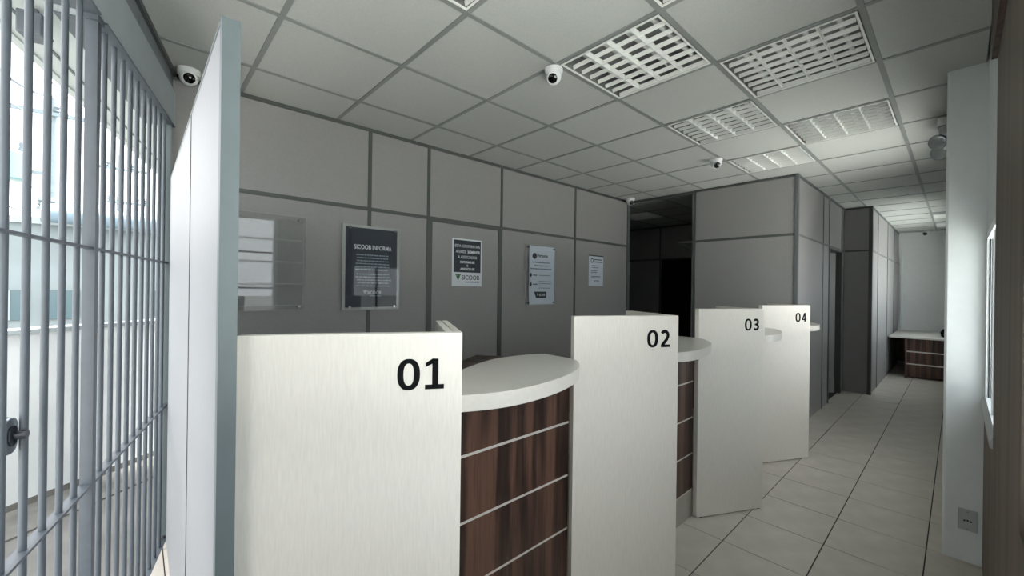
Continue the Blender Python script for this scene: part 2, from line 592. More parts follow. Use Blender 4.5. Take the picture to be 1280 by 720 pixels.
# wall beyond the column, with a window out of the photograph's sight
struct(MB().box(3.62, 3.75, -0.12, YR2, 0, ZC + 0.2).box(5.0, 7.6, -0.12, YR2, 0, ZC + 0.2).box(10.4, 11.6, -0.12, YR2, 0, ZC + 0.2).box(3.75, 5.0, -0.12, YR2, 0, 0.9).box(7.6, 10.4, -0.12, YR2, 0, 0.9)
       .box(3.75, 5.0, -0.12, YR2, 2.2, ZC + 0.2).box(7.6, 10.4, -0.12, YR2, 2.2, ZC + 0.2).build('wall_right_passage', 'wall_white'))


def window(name, x0, x1, z0, z1, yf, yb, mull=(), bars=(), fm='alu_w', fw=0.035, pm='pane'):
    w = struct(empty(name, (x0, yb, z0)))
    L, Hh, d = x1 - x0, z1 - z0, yf - yb
    for nm, b in (('frame_stile', (0, fw, 0, d, 0, Hh)), ('frame_stile', (L - fw, L, 0, d, 0, Hh)),
                  ('frame_rail', (fw, L - fw, 0, d, 0, fw)), ('frame_rail', (fw, L - fw, 0, d, Hh - fw, Hh))):
        box(nm, fm, w, *b)
    xs = [fw] + [m for m in mull] + [L - fw]
    for m in mull:
        box('mullion', fm, w, m - 0.016, m + 0.016, 0.008, d - 0.004, fw, Hh - fw)
    for k in range(len(xs) - 1):
        a, b = xs[k] + (0.016 if k else 0), xs[k + 1] - (0.016 if k + 1 < len(xs) - 1 else 0)
        box('pane', pm, w, a, b, 0.016, 0.020, fw, Hh - fw)
        box('gasket', 'gasket', w, b - 0.006, b, 0.021, 0.026, fw, Hh - fw)
        for z in bars:
            box('glazing_bar', fm, w, a, b - 0.007, 0.022, d - 0.006, z - 0.012, z + 0.012)
    return w


window('window_1', 2.402, 3.285, 0.872, 1.763, -0.100, -0.135, mull=(0.40,), pm='pane_dim')
box('window_packer', 'wall_white', wr, 3.285, 3.30, -0.18, -0.100, 0.868, 1.765)
struct(MB().add([(2.402, -0.0975, 0.852), (3.285, -0.0975, 0.852), (3.285, -0.086, 0.856), (2.402, -0.086, 0.856), (2.402, -0.0975, 0.905), (3.285, -0.0975, 0.905), (3.285, -0.086, 0.880), (2.402, -0.086, 0.880)],
     [(0, 1, 2, 3), (4, 5, 6, 7), (0, 1, 5, 4), (1, 2, 6, 5), (2, 3, 7, 6), (3, 0, 4, 7)]).build('trim_sill', 'sill'))
window('window_2', 0.002, 1.398, 0.93, 2.34, -0.11, -0.16, mull=(0.45, 0.9), bars=(0.47, 0.94))
window('window_3', 3.752, 4.998, 0.902, 2.198, -0.03, -0.08, mull=(0.62,), pm='pane_half')
window('window_4', 7.602, 10.398, 0.902, 2.198, -0.03, -0.08, mull=(0.93, 1.86), pm='pane_dim')

# outlet on the column
o = empty('wall_outlet', (3.30, -0.045, 0.172))
tag(o, 'white wall outlet plate low on the white column', 'outlet')
box('cover_plate', 'outlet', o, -0.008, 0, -0.036, 0.036, 0, 0.112, bevel=0.002)
box('socket_module', 'outlet', o, -0.011, -0.008, -0.022, 0.022, 0.038, 0.074)
for k in (-0.012, 0, 0.012):
    MB().tube([(-0.0125, k, 0.056 - abs(k) * 0.2), (-0.0111, k, 0.056 - abs(k) * 0.2)], 0.0042, 10).build('socket_hole', 'black', o)
for z in (0.012, 0.1):
    MB().tube([(-0.010, 0, z), (-0.0081, 0, z)], 0.0035, 8).build('screw', 'chrome', o)

# emergency light behind the column
o = empty('emergency_light', (4.1, YR2, 2.46))
tag(o, 'twin lamp emergency light high behind the white column', 'light')
box('battery_box', 'light_grey', o, -0.13, 0.13, 0.0, 0.105, 0.085, 0.165, bevel=0.006)
MB().tube([(0.0, 0.05, 0.085), (0.0, 0.06, 0.03)], 0.02, 12).build('bracket', 'light_grey', o)
box('lamp_bar', 'light_grey', o, -0.16, 0.16, 0.03, 0.08, 0.0, 0.04, bevel=0.006)
for sx in (-0.15, 0.15):
    mt = Matrix.Translation((sx, 0.092, 0.0)) @ Vector((-0.75, 0.35, -0.35)).to_track_quat('Z', 'Y').to_matrix().to_4x4()
    h = MB().lathe([(0.02, -0.045), (0.036, -0.03), (0.046, 0.0), (0.048, 0.025)], 20, mt).build('lamp_head', 'light_grey', o, True)
    MB().lathe([(0.0495, 0.019), (0.0495, 0.027)], 20, mt).build('lamp_rim', 'steel', h)
    MB().lathe([(0.044, 0.0275), (0.038, 0.03), (0.0005, 0.034)], 20, mt).build('lamp_lens', 'lamp_glass', h, True)
MB().tube([(-0.13, 0.07, 0.11), (-0.2, 0.10, 0.085), (-0.24, 0.12, 0.09)], 0.006, 8).build('lever', 'light_grey', o)

# ------------------------------------------------------------------ left side: header and steel grille
wl = struct(empty('wall_left', (G0.x, G0.y, 0), GA))
SL = -3.235
box('header_beam', 'header', wl, SL, 0.06, 0.0, 0.14, 2.358, 2.552)
zz = [SL, -2.45, -1.85, -1.25, -0.65, -0.047, 0.06]
for a, b in zip(zz, zz[1:]):
    box('header_panel', 'header_d', wl, a + 0.004, b - 0.004, 0.012, 0.03, 2.556, ZC - 0.02)
box('groove', 'profile', wl, SL, 0.06, 0.001, 0.03, 2.552, 2.5555)
box('light_block_infill', 'header', wl, SL, -2.235, 0.0, 0.06, -0.05, 2.357)  # unseen solid panel, added to block street light from the nearest screen
box('header_core', 'profile', wl, SL, 0.06, 0.03, 0.14, 2.552, ZC + 0.2)
box('ceiling_angle', 'profile', wl, SL, 0.04, -0.004, 0.03, ZC - 0.02, ZC + 0.004)
box('sill_curb', 'concrete', wl, SL, 0.06, 0.002, 0.16, -0.14, -0.055)
struct(box('wall_left_end', 'alu', None, 0.085, 0.137, 3.06, 3.094, 0.0, ZC))

gr = empty('security_grille', (G0.x, G0.y, 0), GA)
tag(gr, 'grey steel bar grille along the street side opening', 'grille')
GY = 0.028
post_s = [-1.095, -2.20]
for s in post_s:
    box('post', 'steel', gr, s - 0.0157, s + 0.0157, GY - 0.0157, GY + 0.0157, -0.06, 2.358)
    box('post_cleat', 'steel', gr, s - 0.028, s + 0.028, GY - 0.02, GY + 0.02, 2.335, 2.358)
bar_me = MB().tube([(0, 0, -0.04), (0, 0, 2.355)], 0.0084, 12).mesh('bar', 'steel', True)
s = 0.0
barpos = [0.006 - 0.0995 * k for k in range(11)] + [-1.206 - 0.1 * k for k in range(9)]
for s in barpos:
    link('bar', bar_me, gr, (s, GY, 0))
edges = [0.0, -1.123, -1.161, -2.181, -2.219, -3.171]
for z, hw in ((-0.03, 0.02), (0.75, 0.016), (1.56, 0.010)):
    for a, b in ((0.02, -1.079), (-1.111, -2.184)):
        box('rail', 'steel', gr, b, a, GY - hw, GY + hw, z - 0.004, z + 0.004)
for a, b in ((0.02, -1.065), (-1.125, -2.17)):
    box('top_rail', 'steel', gr, b, a, 0.0, 0.135, 2.351, 2.3575)
# lock on the fifth bar from the post
lk = empty('gate_lock', (G0.x + GD.x * -1.525 + GN.x * (GY + 0.014), G0.y + GD.y * -1.525 + GN.y * (GY + 0.014), 1.055), GA)
tag(lk, 'black and grey rim lock fixed behind a bar of the steel grille', 'lock')


def oval(w, h, n=20, e=2.6):
    return [(math.copysign(abs(cos(2 * PI * k / n)) ** (2 / e), cos(2 * PI * k / n)) * w / 2, math.copysign(abs(sin(2 * PI * k / n)) ** (2 / e), sin(2 * PI * k / n)) * h / 2) for k in range(n)]


def plate(poly, d0, d1):
    """outline in x (second coordinate: z), extruded along y"""
    mb = MB().prism([(p[0], p[1]) for p in poly], d0, d1)
    mb.v = [(x, z, y) for (x, y, z) in mb.v]
    return mb


def plate_x(poly, d0, d1):
    mb = MB().prism([(p[0], p[1]) for p in poly], d0, d1)
    mb.v = [(z, x, y) for (x, y, z) in mb.v]
    return mb


plate(oval(0.068, 0.09), 0.0, 0.009).build('lock_plate', 'lock_g', lk, bevel=0.002)
plate(oval(0.07, 0.094), 0.0095, 0.03).build('lock_body', 'lock_d', lk, bevel=0.002)
plate(oval(0.036, 0.05), -0.004, -0.0002).build('cylinder_rose', 'lock_d', lk)
MB().tube([(0.004, -0.0045, 0.0), (0.004, -0.026, 0.0)], 0.011, 12).build('thumb_turn', 'lock_d', lk)

# ------------------------------------------------------------------ end partition beside desk 01
ep = empty('end_partition', (0.130, 1.085, 0))
tag(ep, 'tall white partition with grey aluminium edge between grille and desk 01', 'partition')
box('end_profile', 'alu', ep, 0, 0.035, 0, 0.03, 0.0, 2.026)
for a, b in ((0.031, 0.687), (0.695, 1.88)):
    mb = MB().box(0.001, 0.034, a, b, 0.0, 2.02)
    mb.build('partition_panel', 'end_white', ep)
for a in (0.691,):
    box('joint_profile', 'profile', ep, -0.001, 0.031, a - 0.003, a + 0.003, 0.0, 2.02)
box('top_cap', 'alu', ep, 0.0, 0.035, 0.031, 1.88, 2.021, 2.031)

# ------------------------------------------------------------------ numerals
def stroke(mb, pts, w, t):
    n = len(pts)
    L_, R_ = [], []
    for i, p in enumerate(pts):
        a, b = pts[max(i - 1, 0)], pts[min(i + 1, n - 1)]
        if 0 < i < n - 1:
            d1 = Vector((p[0] - a[0], p[1] - a[1])).normalized()
            d2 = Vector((b[0] - p[0], b[1] - p[1])).normalized()
            d = (d1 + d2).normalized()
            k = 1 / max(0.5, d.dot(d1))
        else:
            d, k = Vector((b[0] - a[0], b[1] - a[1])).normalized(), 1
        q = Vector((-d.y, d.x)) * w / 2 * k
        L_.append((p[0] + q.x, p[1] + q.y))
        R_.append((p[0] - q.x, p[1] - q.y))
    vs = [(x, 0, z) for x, z in L_] + [(x, 0, z) for x, z in R_] + [(x, -t, z) for x, z in L_] + [(x, -t, z) for x, z in R_]
    fs = []
    for i in range(n - 1):
        fs += [(i, i + 1, n + i + 1, n + i), (2 * n + i, 3 * n + i, 3 * n + i + 1, 2 * n + i + 1), (i, 2 * n + i, 2 * n + i + 1, i + 1), (n + i, n + i + 1, 3 * n + i + 1, 3 * n + i)]
    fs += [(0, n, 3 * n, 2 * n), (n - 1, 3 * n - 1, 4 * n - 1, 2 * n - 1)]
    mb.add(vs, fs)


def arc(cx, cy, rx, ry, a0, a1, n=14):
    return [(cx + rx * cos(rad(a0 + (a1 - a0) * i / n)), cy + ry * sin(rad(a0 + (a1 - a0) * i / n))) for i in range(n + 1)]


def numeral(ch, h, t):
    mb = MB()
    w = 0.19
    if ch == '0':
        n = 32
        def ring(rx, rz, e=2.35):
            return [(0.355 + math.copysign(abs(cos(2 * PI * k / n)) ** (2 / e), cos(2 * PI * k / n)) * rx, 0.5 + math.copysign(abs(sin(2 * PI * k / n)) ** (2 / e), sin(2 * PI * k / n)) * rz) for k in range(n)]
        A, B = ring(0.355, 0.505), ring(0.163, 0.355)
        vs = [(x, y, z) for y in (0, -t / h) for R in (A, B) for x, z in R]
        fs = []
        for k in range(n):
            m = (k + 1) % n
            fs += [(k, m, n + m, n + k), (2 * n + k, 3 * n + k, 3 * n + m, 2 * n + m), (k, 2 * n + k, 2 * n + m, m), (n + k, n + m, 3 * n + m, 3 * n + k)]
        mb.add(vs, fs)
        adv = 0.87
    elif ch == '1':
        stroke(mb, [(0.326, 0.14), (0.326, 0.99)], 0.195, t / h)
        stroke(mb, [(0.0, 0.075), (0.61, 0.075)], 0.15, t / h)
        mb.add([(x, y, z) for y in (0, -t / h) for x, z in ((0.01, 0.72), (0.30, 0.86), (0.30, 0.995), (0.24, 0.995), (0.01, 0.85))],
               [(0, 1, 2, 3, 4), (9, 8, 7, 6, 5)] + [(i, i + 5, (i + 1) % 5 + 5, (i + 1) % 5) for i in range(5)])
        adv = 0.7
    elif ch == '2':
        stroke(mb, arc(0.285, 0.68, 0.215, 0.235, 150, -20) + [(0.42, 0.46), (0.10, 0.09)], w, t / h)
        stroke(mb, [(0.03, 0.075), (0.62, 0.075)], 0.15, t / h)
        adv = 0.7
    elif ch == '3':
        stroke(mb, arc(0.27, 0.72, 0.215, 0.195, 140, -82), w, t / h)
        stroke(mb, arc(0.265, 0.295, 0.24, 0.21, 88, -145), w, t / h)
        stroke(mb, [(0.14, 0.515), (0.31, 0.515)], 0.14, t / h)
        adv = 0.7
    else:
        stroke(mb, [(0.46, 0.0), (0.46, 0.995)], 0.18, t / h)
        stroke(mb, [(0.03, 0.265), (0.66, 0.265)], 0.145, t / h)
        stroke(mb, [(0.075, 0.22), (0.42, 0.95)], 0.16, t / h)
        adv = 0.7
    mb.v = [(x * h, y * h, z * h) for x, y, z in mb.v]
    return mb, adv * h


# ------------------------------------------------------------------ service desks 01 to 04
PA = rad(-27.8)
DESK_X = [0.183, 1.392, 2.633, 3.865]
NEXT_X = [1.392, 2.633, 3.865, 5.022]
FY = 1.140
TOP = [(0.650, 0.937), (0.72, 0.908), (0.793, 0.889), (0.897, 0.885), (1.034, 0.902), (1.166, 0.940), (1.26, 0.985), (1.335, 1.041), (1.375, 1.085), (1.392, 1.13),
       (1.397, 1.19), (1.392, 1.282), (1.36, 1.305), (1.321, 1.319), (1.22, 1.333), (1.118, 1.325), (1.0, 1.287), (0.905, 1.243), (0.808, 1.2)]
names = ['01', '02', '03', '04']


def rounded(poly, n=4):
    """smooth outline through the points; the straight left end stays sharp"""
    out = []
    k = len(poly)
    for i in range(k - 1):
        a, b = poly[max(i - 1, 0)], poly[i]
        c, d = poly[i + 1], poly[min(i + 2, k - 1)]
        for q in range(n):
            t = q / n
            out.append(tuple(0.5 * (2 * b[j] + (c[j] - a[j]) * t + (2 * a[j] - 5 * b[j] + 4 * c[j] - d[j]) * t * t + (3 * b[j] - a[j] - 3 * c[j] + d[j]) * t ** 3) for j in (0, 1)))
    return out + [poly[-1]]


where = ['nearest and widest, beside the tall white partition', 'second from the left', 'third from the left along the passage', 'farthest along the passage']
hw = ['nearest walnut service desk, rounded top reaching from screen 01 to screen 02', 'second walnut service desk from the left, rounded top showing between screens 02 and 03',
      'third walnut service desk, only its pale top tip showing beside screen 03', 'farthest walnut service desk, a sliver of top showing right of screen 04']
for k in range(4):
    x0, x1 = DESK_X[k], NEXT_X[k]
    ps = empty('desk_screen', (x0, FY - 0.005, 0), PA)
    tag(ps, 'white laminate desk screen numbered %s, %s' % (names[k], where[k]), 'screen', 'numbered desk screens')
    box('front_board', 'white_lam', ps, 0.0012, 0.512, -0.035, 0.0, 0.008, 1.324)
    box('edge_band', 'white_edge', ps, 0.0, 0.0012, -0.035, 0.0, 0.008, 1.325)
    box('edge_band', 'white_edge', ps, 0.0, 0.513, -0.035, 0.0, 1.324, 1.325)
    box('edge_band', 'white_edge', ps, 0.512, 0.513, -0.035, 0.0, 0.008, 1.324)
    box('return_board', 'white_lam', ps, 0.495, 0.513, 0.001, 0.36, 0.008, 1.325)
    box('return_board', 'white_lam', ps, 0.473, 0.4915, 0.001, 0.36, 0.008, 1.325)
    for fx in (0.04, 0.49):
        MB().tube([(fx, -0.0175, 0.0), (fx, -0.0175, 0.009)], 0.012, 10).build('foot', 'black', ps)
    ux = 0.352
    for ch in names[k]:
        mb, adv = numeral(ch, 0.078, 0.0008)
        mb.v = [(x + ux, y - 0.0352, z + 1.183) for x, y, z in mb.v]
        mb.build('numeral', 'black', ps)
        ux += adv
    # the counter itself
    dk = empty('service_desk', (x0, FY, 0))
    tag(dk, hw[k], 'desk', 'service desks')
    xl, xr = 0.590, x1 - x0 - 0.002
    zs = [0.172, 0.402, 0.632, 0.862, 1.092]
    for a, b in zip(zs, zs[1:]):
        box('front_panel', 'walnut', dk, xl, xr, 0.0, 0.018, a + 0.0055, b - 0.0055)
    for a in zs[:-1]:
        box('inlay_strip', 'strip', dk, xl, xr, 0.002, 0.018, a - 0.0055, a + 0.0055)
    box('plinth', 'plinth', dk, xl, xr, 0.001, 0.02, 0.0, 0.168)
    box('carcass', 'white_lam', dk, xl, xr, 0.0185, 0.05, 0.0, 1.092)
    dy = 0.0 if k < 2 else -0.03
    dx = (0, 0, 0, 0.0)[k]
    stretch = (x1 - x0 - 0.002) / 1.226
    poly = [((p[0] - 0.172), p[1] - FY + dy) for p in TOP]
    poly = [(p[0] + (max(0, p[0] - 0.7) / 0.526) * (x1 - x0 - 1.228), p[1]) for p in poly]
    poly = rounded(poly)
    MB().prism(poly, 1.0935, 1.1405).build('countertop', 'top_lam', dk, True)

# ------------------------------------------------------------------ dark cabinet behind desk 01
cb = empty('walnut_cabinet', (2.02, 2.62, 0), rad(-148.5))
tag(cb, 'dark walnut cabinet half hidden behind the first desk', 'cabinet')
box('cabinet_top', 'walnut', cb, -0.0, 0.62, 0.0, 0.75, 0.872, 0.90, bevel=0.002)
box('cabinet_body', 'walnut', cb, 0.02, 0.60, 0.02, 0.73, 0.06, 0.872)
box('cabinet_base', 'black', cb, 0.04, 0.58, 0.04, 0.71, 0.0, 0.06)
for z0_, z1_ in ((0.08, 0.45), (0.46, 0.865)):
    d = box('cabinet_door', 'walnut', cb, 0.03, 0.59, 0.73, 0.748, z0_, z1_)
    box('door_pull', 'strip', d, 0.25, 0.37, 0.749, 0.762, z1_ - 0.05, z1_ - 0.04)

# ------------------------------------------------------------------ luminaires
def luminaire(i, j, label):
    x, y = CX0 + i * CP, CY0 + j * CP
    o = empty('ceiling_light', (x + CP / 2, y + CP / 2, ZC))
    tag(o, label, 'light', 'recessed louvred ceiling lights')
    a = CP / 2 - 0.016
    hs = MB()
    hs.box(-a, a, -a, a, 0.11, 0.12)
    for s_ in (-1, 1):
        hs.box(s_ * a, s_ * (a - 0.006), -a, a, 0.0, 0.11).box(-a + 0.006, a - 0.006, s_ * a, s_ * (a - 0.006), 0.0, 0.11)
    hs.build('housing', 'lum_grey', o)
    for s_ in (-1, 1):
        box('frame_side', 'lum_white', o, s_ * a, s_ * (a - 0.010), -a, a, -0.003, 0.002)
        box('frame_side', 'lum_white', o, -a + 0.010, a - 0.010, s_ * a, s_ * (a - 0.010), -0.003, 0.002)
    b = a - 0.016
    for q in range(4):
        yy = -b + (q + 0.5) * 2 * b / 4
        t = MB().tube([(-b + 0.03, yy, 0.062), (b - 0.03, yy, 0.062)], 0.013, 10).build('lamp_tube', 'tube', o, True)
        for s_ in (-1, 1):
            MB().tube([(s_ * (b - 0.03), yy, 0.062), (s_ * (b - 0.008), yy, 0.062)], 0.0135, 8).build('tube_cap', 'cap', t)
    for q in range(1, 4):
        yy = -b + q * 2 * b / 4
        w = MB().add([(-b, yy - 0.002, 0.0), (b, yy - 0.002, 0.0), (b, yy + 0.002, 0.0), (-b, yy + 0.002, 0.0), (-b, yy - 0.004, 0.028), (b, yy - 0.004, 0.028), (b, yy + 0.004, 0.028), (-b, yy + 0.004, 0.028)],
                     [(3, 2, 1, 0), (4, 5, 6, 7), (0, 1, 5, 4), (1, 2, 6, 5), (2, 3, 7, 6), (3, 0, 4, 7)])
        w.build('louvre_divider', 'lum_white', o)
    for q in range(8):
        xx = -b + q * 2 * b / 7
        w = MB().add([(xx - 0.002, -b, 0.001), (xx + 0.002, -b, 0.001), (xx + 0.002, b, 0.001), (xx - 0.002, b, 0.001), (xx - 0.009, -b, 0.020), (xx + 0.009, -b, 0.020), (xx + 0.009, b, 0.020), (xx - 0.009, b, 0.020)],
                     [(3, 2, 1, 0), (4, 5, 6, 7), (0, 1, 5, 4), (1, 2, 6, 5), (2, 3, 7, 6), (3, 0, 4, 7)])
        w.build('louvre_blade', 'lum_white', o)
    return o


keys = sorted(CELLS)
labs = ['louvred ceiling light cut by the top edge, leftmost of all', 'louvred ceiling light just peeking in at the top edge above the nearest camera',
        'large louvred ceiling light beside the nearest dome camera', 'large louvred ceiling light nearest to the white column',
        'louvred ceiling light second in the row beside the dome cameras', 'louvred ceiling light second in the row nearer the white column',
        'smallest louvred ceiling light before the grey middle partition', 'dim louvred ceiling light in the dark corridor']
for (i, j), lb in zip(keys, labs):
    luminaire(i, j, lb)

for x, lb in ((9.15, 'small flat ceiling panel light, the nearer of two over the far desk'), (10.38, 'small flat ceiling panel light, the farther of two over the far desk')):
    o = empty('panel_light', (x, 0.14, ZC - 0.001))
    tag(o, lb, 'light', 'flat panel lights by the far wall')
    box('light_frame', 'alu_w', o, -0.22, 0.22, -0.13, 0.13, -0.028, 0.0, bevel=0.003)
    box('diffuser', 'lum_white', o, -0.20, 0.20, -0.11, 0.11, -0.031, -0.0285)

# ------------------------------------------------------------------ dome cameras
def dome(loc, look, label, r=0.042, mount='ceil'):
    o = empty('security_camera', loc)
    tag(o, label, 'camera', 'white dome security cameras')
    MB().lathe([(r * 1.12, 0.0), (r * 1.12, -0.012), (r * 1.02, -0.028), (r * 0.7, -0.03)], 24).build('mount_base', 'cam_white', o, True)
    c = Vector((0, 0, -0.042))
    prof = [(max(0.0006, r * 0.92 * sin(PI * q / 10)), r * 0.92 * -cos(PI * q / 10)) for q in range(0, 9)]
    d = Vector(look).normalized()
    mt = Matrix.Translation(c) @ d.to_track_quat('Z', 'Y').to_matrix().to_4x4()
    b = MB().lathe(prof + [(r * 0.66, r * 0.86), (r * 0.58, r * 0.88)], 24, mt).build('camera_ball', 'cam_white', o, True)
    MB().lathe([(r * 0.56, r * 0.88), (r * 0.5, r * 0.93), (r * 0.0005, r * 0.95)], 20, mt).build('lens_window', 'lens', b, True)
    return o


dome((1.700, 1.535, ZC - 0.001), (-0.75, -0.5, -0.65), 'white dome camera on the ceiling beside the largest louvred light', 0.046)
dome((3.96, 1.534, ZC - 0.001), (-0.8, -0.6, -0.6), 'white dome camera on the ceiling in front of the middle partition', 0.05)
dome((4.865, 2.985, ZC - 0.001), (-0.5, -0.8, -0.5), 'white dome camera in the far corner of the back wall', 0.055)
dome((0.205, 2.985, ZC - 0.001), (0.0, -0.9, -0.4), 'white dome camera above the tall white partition by the grille', 0.050)
dome((11.40, 0.44, ZC - 0.001), (-0.9, 0.1, -0.3), 'tiny dome camera above the far desk', 0.055)

# ------------------------------------------------------------------ things on the back wall (local frame: x along the wall, z up, y towards the wall)
def wall_thing(name, x, z, label, cat, group=None):
    o = empty(name, (x, YW, z))
    return tag(o, label, cat, group)


def flat(mb, x0, x1, z0, z1, y, t=0.0004):
    return mb.box(x0, x1, y - t, y, z0, z1)


def letters(o, s, x, z, w, h, y, m, name='lettering', off=0.0, align='CENTER'):
    me = text_mesh(s, 0.05, 0.0002, off, w, h, align)
    me.materials.clear()
    me.materials.append(M[m])
    t = link(name, me, o, (x, y, z))
    t.rotation_euler = (PI / 2, 0, 0)
    return t


def dashes(o, rows, y, m, h=0.006, name='fine_print'):
    """unreadable small print: short word-long strokes, one part"""
    mb = MB()
    for x0, x1, z in rows:
        x = x0
        while x < x1 - 0.004:
            w = min(random.uniform(0.012, 0.036), x1 - x)
            flat(mb, x, x + w, z, z + h, y, 0.0002)
            x += w + 0.005
    p = mb.build(name, m, o)
    p['kind'] = 'stuff'
    return p


def standoffs(o, pts, y0, y1):
    for x, z in pts:
        MB().tube([(x, y1, z), (x, y0, z)], 0.009, 12).build('standoff', 'chrome', o, True)


def emblem(o, x, z, w, h, y, c1, c2):
    mb = MB()
    P = lambda u, v: (x + u * w, z + v * h)
    tri = lambda a, b, c: plate([a, b, c], y - 0.0004, y)
    t = tri(P(0, 1), P(1, 1), P(0.5, 0))
    t.build('emblem', c1, o)
    if c2:
        for a, b, c in (((0.16, 0.9), (0.40, 0.9), (0.28, 0.56)), ((0.60, 0.9), (0.84, 0.9), (0.72, 0.56)), ((0.38, 0.5), (0.62, 0.5), (0.5, 0.14))):
            plate([P(*a), P(*b), P(*c)], y - 0.0009, y - 0.0005).build('emblem_facet', c2, o)


# 1 empty clear board with document pockets
o = wall_thing('acrylic_board', 0.42, 1.275, 'empty clear acrylic notice board on chrome stand-offs, left of the navy poster', 'board')
box('acrylic_sheet', 'acrylic', o, 0, 0.440, -0.026, -0.022, 0, 0.636)
for b in ((0, 0.44, -0.0263, -0.0217, -0.003, 0), (0, 0.44, -0.0263, -0.0217, 0.636, 0.639), (0.44, 0.443, -0.0263, -0.0217, -0.003, 0.639), (-0.003, 0, -0.0263, -0.0217, -0.003, 0.639)):
    box('sheet_edge', 'acrylic_e', o, *b)
for r_ in range(4):
    for c_ in range(2):
        z = 0.03 + r_ * 0.148
        xa, xb = ((0.02, 0.232), (0.248, 0.42))[c_]
        p = box('document_pocket', 'acrylic', o, xa, xb, -0.031, -0.029, z, z + 0.132)
        box('pocket_lip', 'acrylic_e', p, xa, xb, -0.033, -0.0312, z - 0.004, z)
standoffs(o, [(0.04, 0.022), (0.40, 0.022), (0.04, 0.614), (0.40, 0.614)], -0.038, 0.0)

# 2 navy poster
o = wall_thing('framed_poster', 1.115, 1.262, 'navy poster titled SICOOB INFORMA behind clear acrylic on stand-offs', 'poster')
box('acrylic_sheet', 'acrylic', o, 0, 0.452, -0.026, -0.022, 0, 0.642)
for b in ((0, 0.452, -0.0265, -0.0215, -0.003, 0), (0, 0.452, -0.0265, -0.0215, 0.642, 0.645), (0.452, 0.456, -0.0265, -0.0215, -0.003, 0.645), (-0.004, 0, -0.0265, -0.0215, -0.003, 0.645)):
    box('sheet_edge', 'acrylic_e', o, *b)
box('backing_sheet', 'acrylic_e', o, 0.0, 0.452, -0.0216, -0.0206, 0, 0.642)
box('poster_print', 'navy', o, 0.02, 0.432, -0.0222, -0.0217, 0.018, 0.624)
letters(o, 'SICOOB INFORMA', 0.235, 0.462, 0.30, 0.034, -0.0224, 'ink_w', 'title', 0.0008)
dashes(o, [(0.095 + random.uniform(0, 0.02), 0.375 + random.uniform(-0.02, 0.01), 0.415 - 0.0225 * q) for q in range(6)], -0.0224, 'ink_g', 0.008)
dashes(o, [(0.095 + random.uniform(0, 0.02), 0.375 + random.uniform(-0.02, 0.01), 0.268 - 0.0225 * q) for q in range(5)], -0.0224, 'ink_g', 0.008)
emblem(o, 0.155, 0.118, 0.032, 0.03, -0.0224, 'ink_w', 'slate')
letters(o, 'SICOOB', 0.245, 0.118, 0.11, 0.026, -0.0224, 'ink_w', 'logo_lettering')
dashes(o, [(0.21, 0.30, 0.102)], -0.0224, 'ink_g', 0.006)
standoffs(o, [(0.052, 0.022), (0.408, 0.022), (0.052, 0.618), (0.408, 0.618)], -0.036, 0.0)

# 3 paper notice
o = wall_thing('paper_notice', 2.095, 1.453, 'paper notice, dark navy above a white logo strip, right of the navy poster', 'notice')
box('notice_sheet', 'paper', o, 0, 0.342, -0.0018, 0, 0, 0.438)
flat(MB(), 0.018, 0.326, 0.128, 0.424, -0.0019).build('navy_field', 'navy', o)
for s_, z, w, h, of in (('ESTA COOPERATIVA', 0.358, 0.285, 0.026, 0), ('SOMENTE', 0.306, 0.142, 0.026, 0.0016), ('A ASSOCIADOS', 0.256, 0.215, 0.026, 0), ('INFORME-SE', 0.212, 0.165, 0.022, 0.0014), ('E', 0.180, 0.014, 0.020, 0.0008), ('ASSOCIE-SE', 0.148, 0.165, 0.022, 0.0014)):
    xx = 0.243 if s_ == 'SOMENTE' else 0.172
    letters(o, s_, xx, z, w, h, -0.0026, 'ink_w', 'notice_line', of)
letters(o, 'ATENDE', 0.098, 0.306, 0.118, 0.026, -0.0026, 'ink_w', 'notice_line', 0)
emblem(o, 0.036, 0.052, 0.062, 0.058, -0.0022, 'logo_t', 'logo_g')
letters(o, 'SICOOB', 0.21, 0.060, 0.205, 0.042, -0.0023, 'ink_d', 'logo_lettering', 0.0008)
dashes(o, [(0.15, 0.31, 0.034)], -0.0022, 'ink_b', 0.010)

# 4 white information board
o = wall_thing('information_board', 3.010, 1.262, 'tall pale acrylic information board with dark logo block, on chrome stand-offs', 'board')
box('backing_sheet', 'paper_b', o, 0.05, 0.452, -0.0212, -0.0200, 0.006, 0.638)
box('acrylic_sheet', 'acrylic', o, 0, 0.458, -0.026, -0.022, 0, 0.644)
for b in ((0, 0.458, -0.0265, -0.0215, -0.004, 0), (0, 0.458, -0.0265, -0.0215, 0.644, 0.648), (0.458, 0.463, -0.0265, -0.0215, -0.004, 0.648), (-0.005, 0, -0.0265, -0.0215, -0.004, 0.648)):
    box('sheet_edge', 'acrylic_e', o, *b)
YP = -0.0214
mk = MB()
mk.v, mk.f = plate(oval(0.07, 0.064, 16, 2), YP - 0.0003, YP).v, plate(oval(0.07, 0.064, 16, 2), 0, 1).f
mk.v = [(x + 0.13, y, z + 0.528) for x, y, z in mk.v]
mk.build('question_mark_icon', 'ink_d', o)
letters(o, 'Pergunte', 0.255, 0.505, 0.165, 0.05, YP - 0.0003, 'ink_d', 'title', 0.0012)
dashes(o, [(0.09, 0.38, 0.455), (0.13, 0.34, 0.42), (0.07, 0.41, 0.385)], YP, 'ink_b', 0.011)
dashes(o, [(0.20, 0.39, 0.318), (0.20, 0.40, 0.252), (0.20, 0.40, 0.228), (0.20, 0.33, 0.204), (0.20, 0.38, 0.18)], YP, 'ink_b', 0.007)
dashes(o, [(0.11, 0.17, 0.315), (0.11, 0.18, 0.218)], YP, 'ink_d', 0.012, 'step_name')
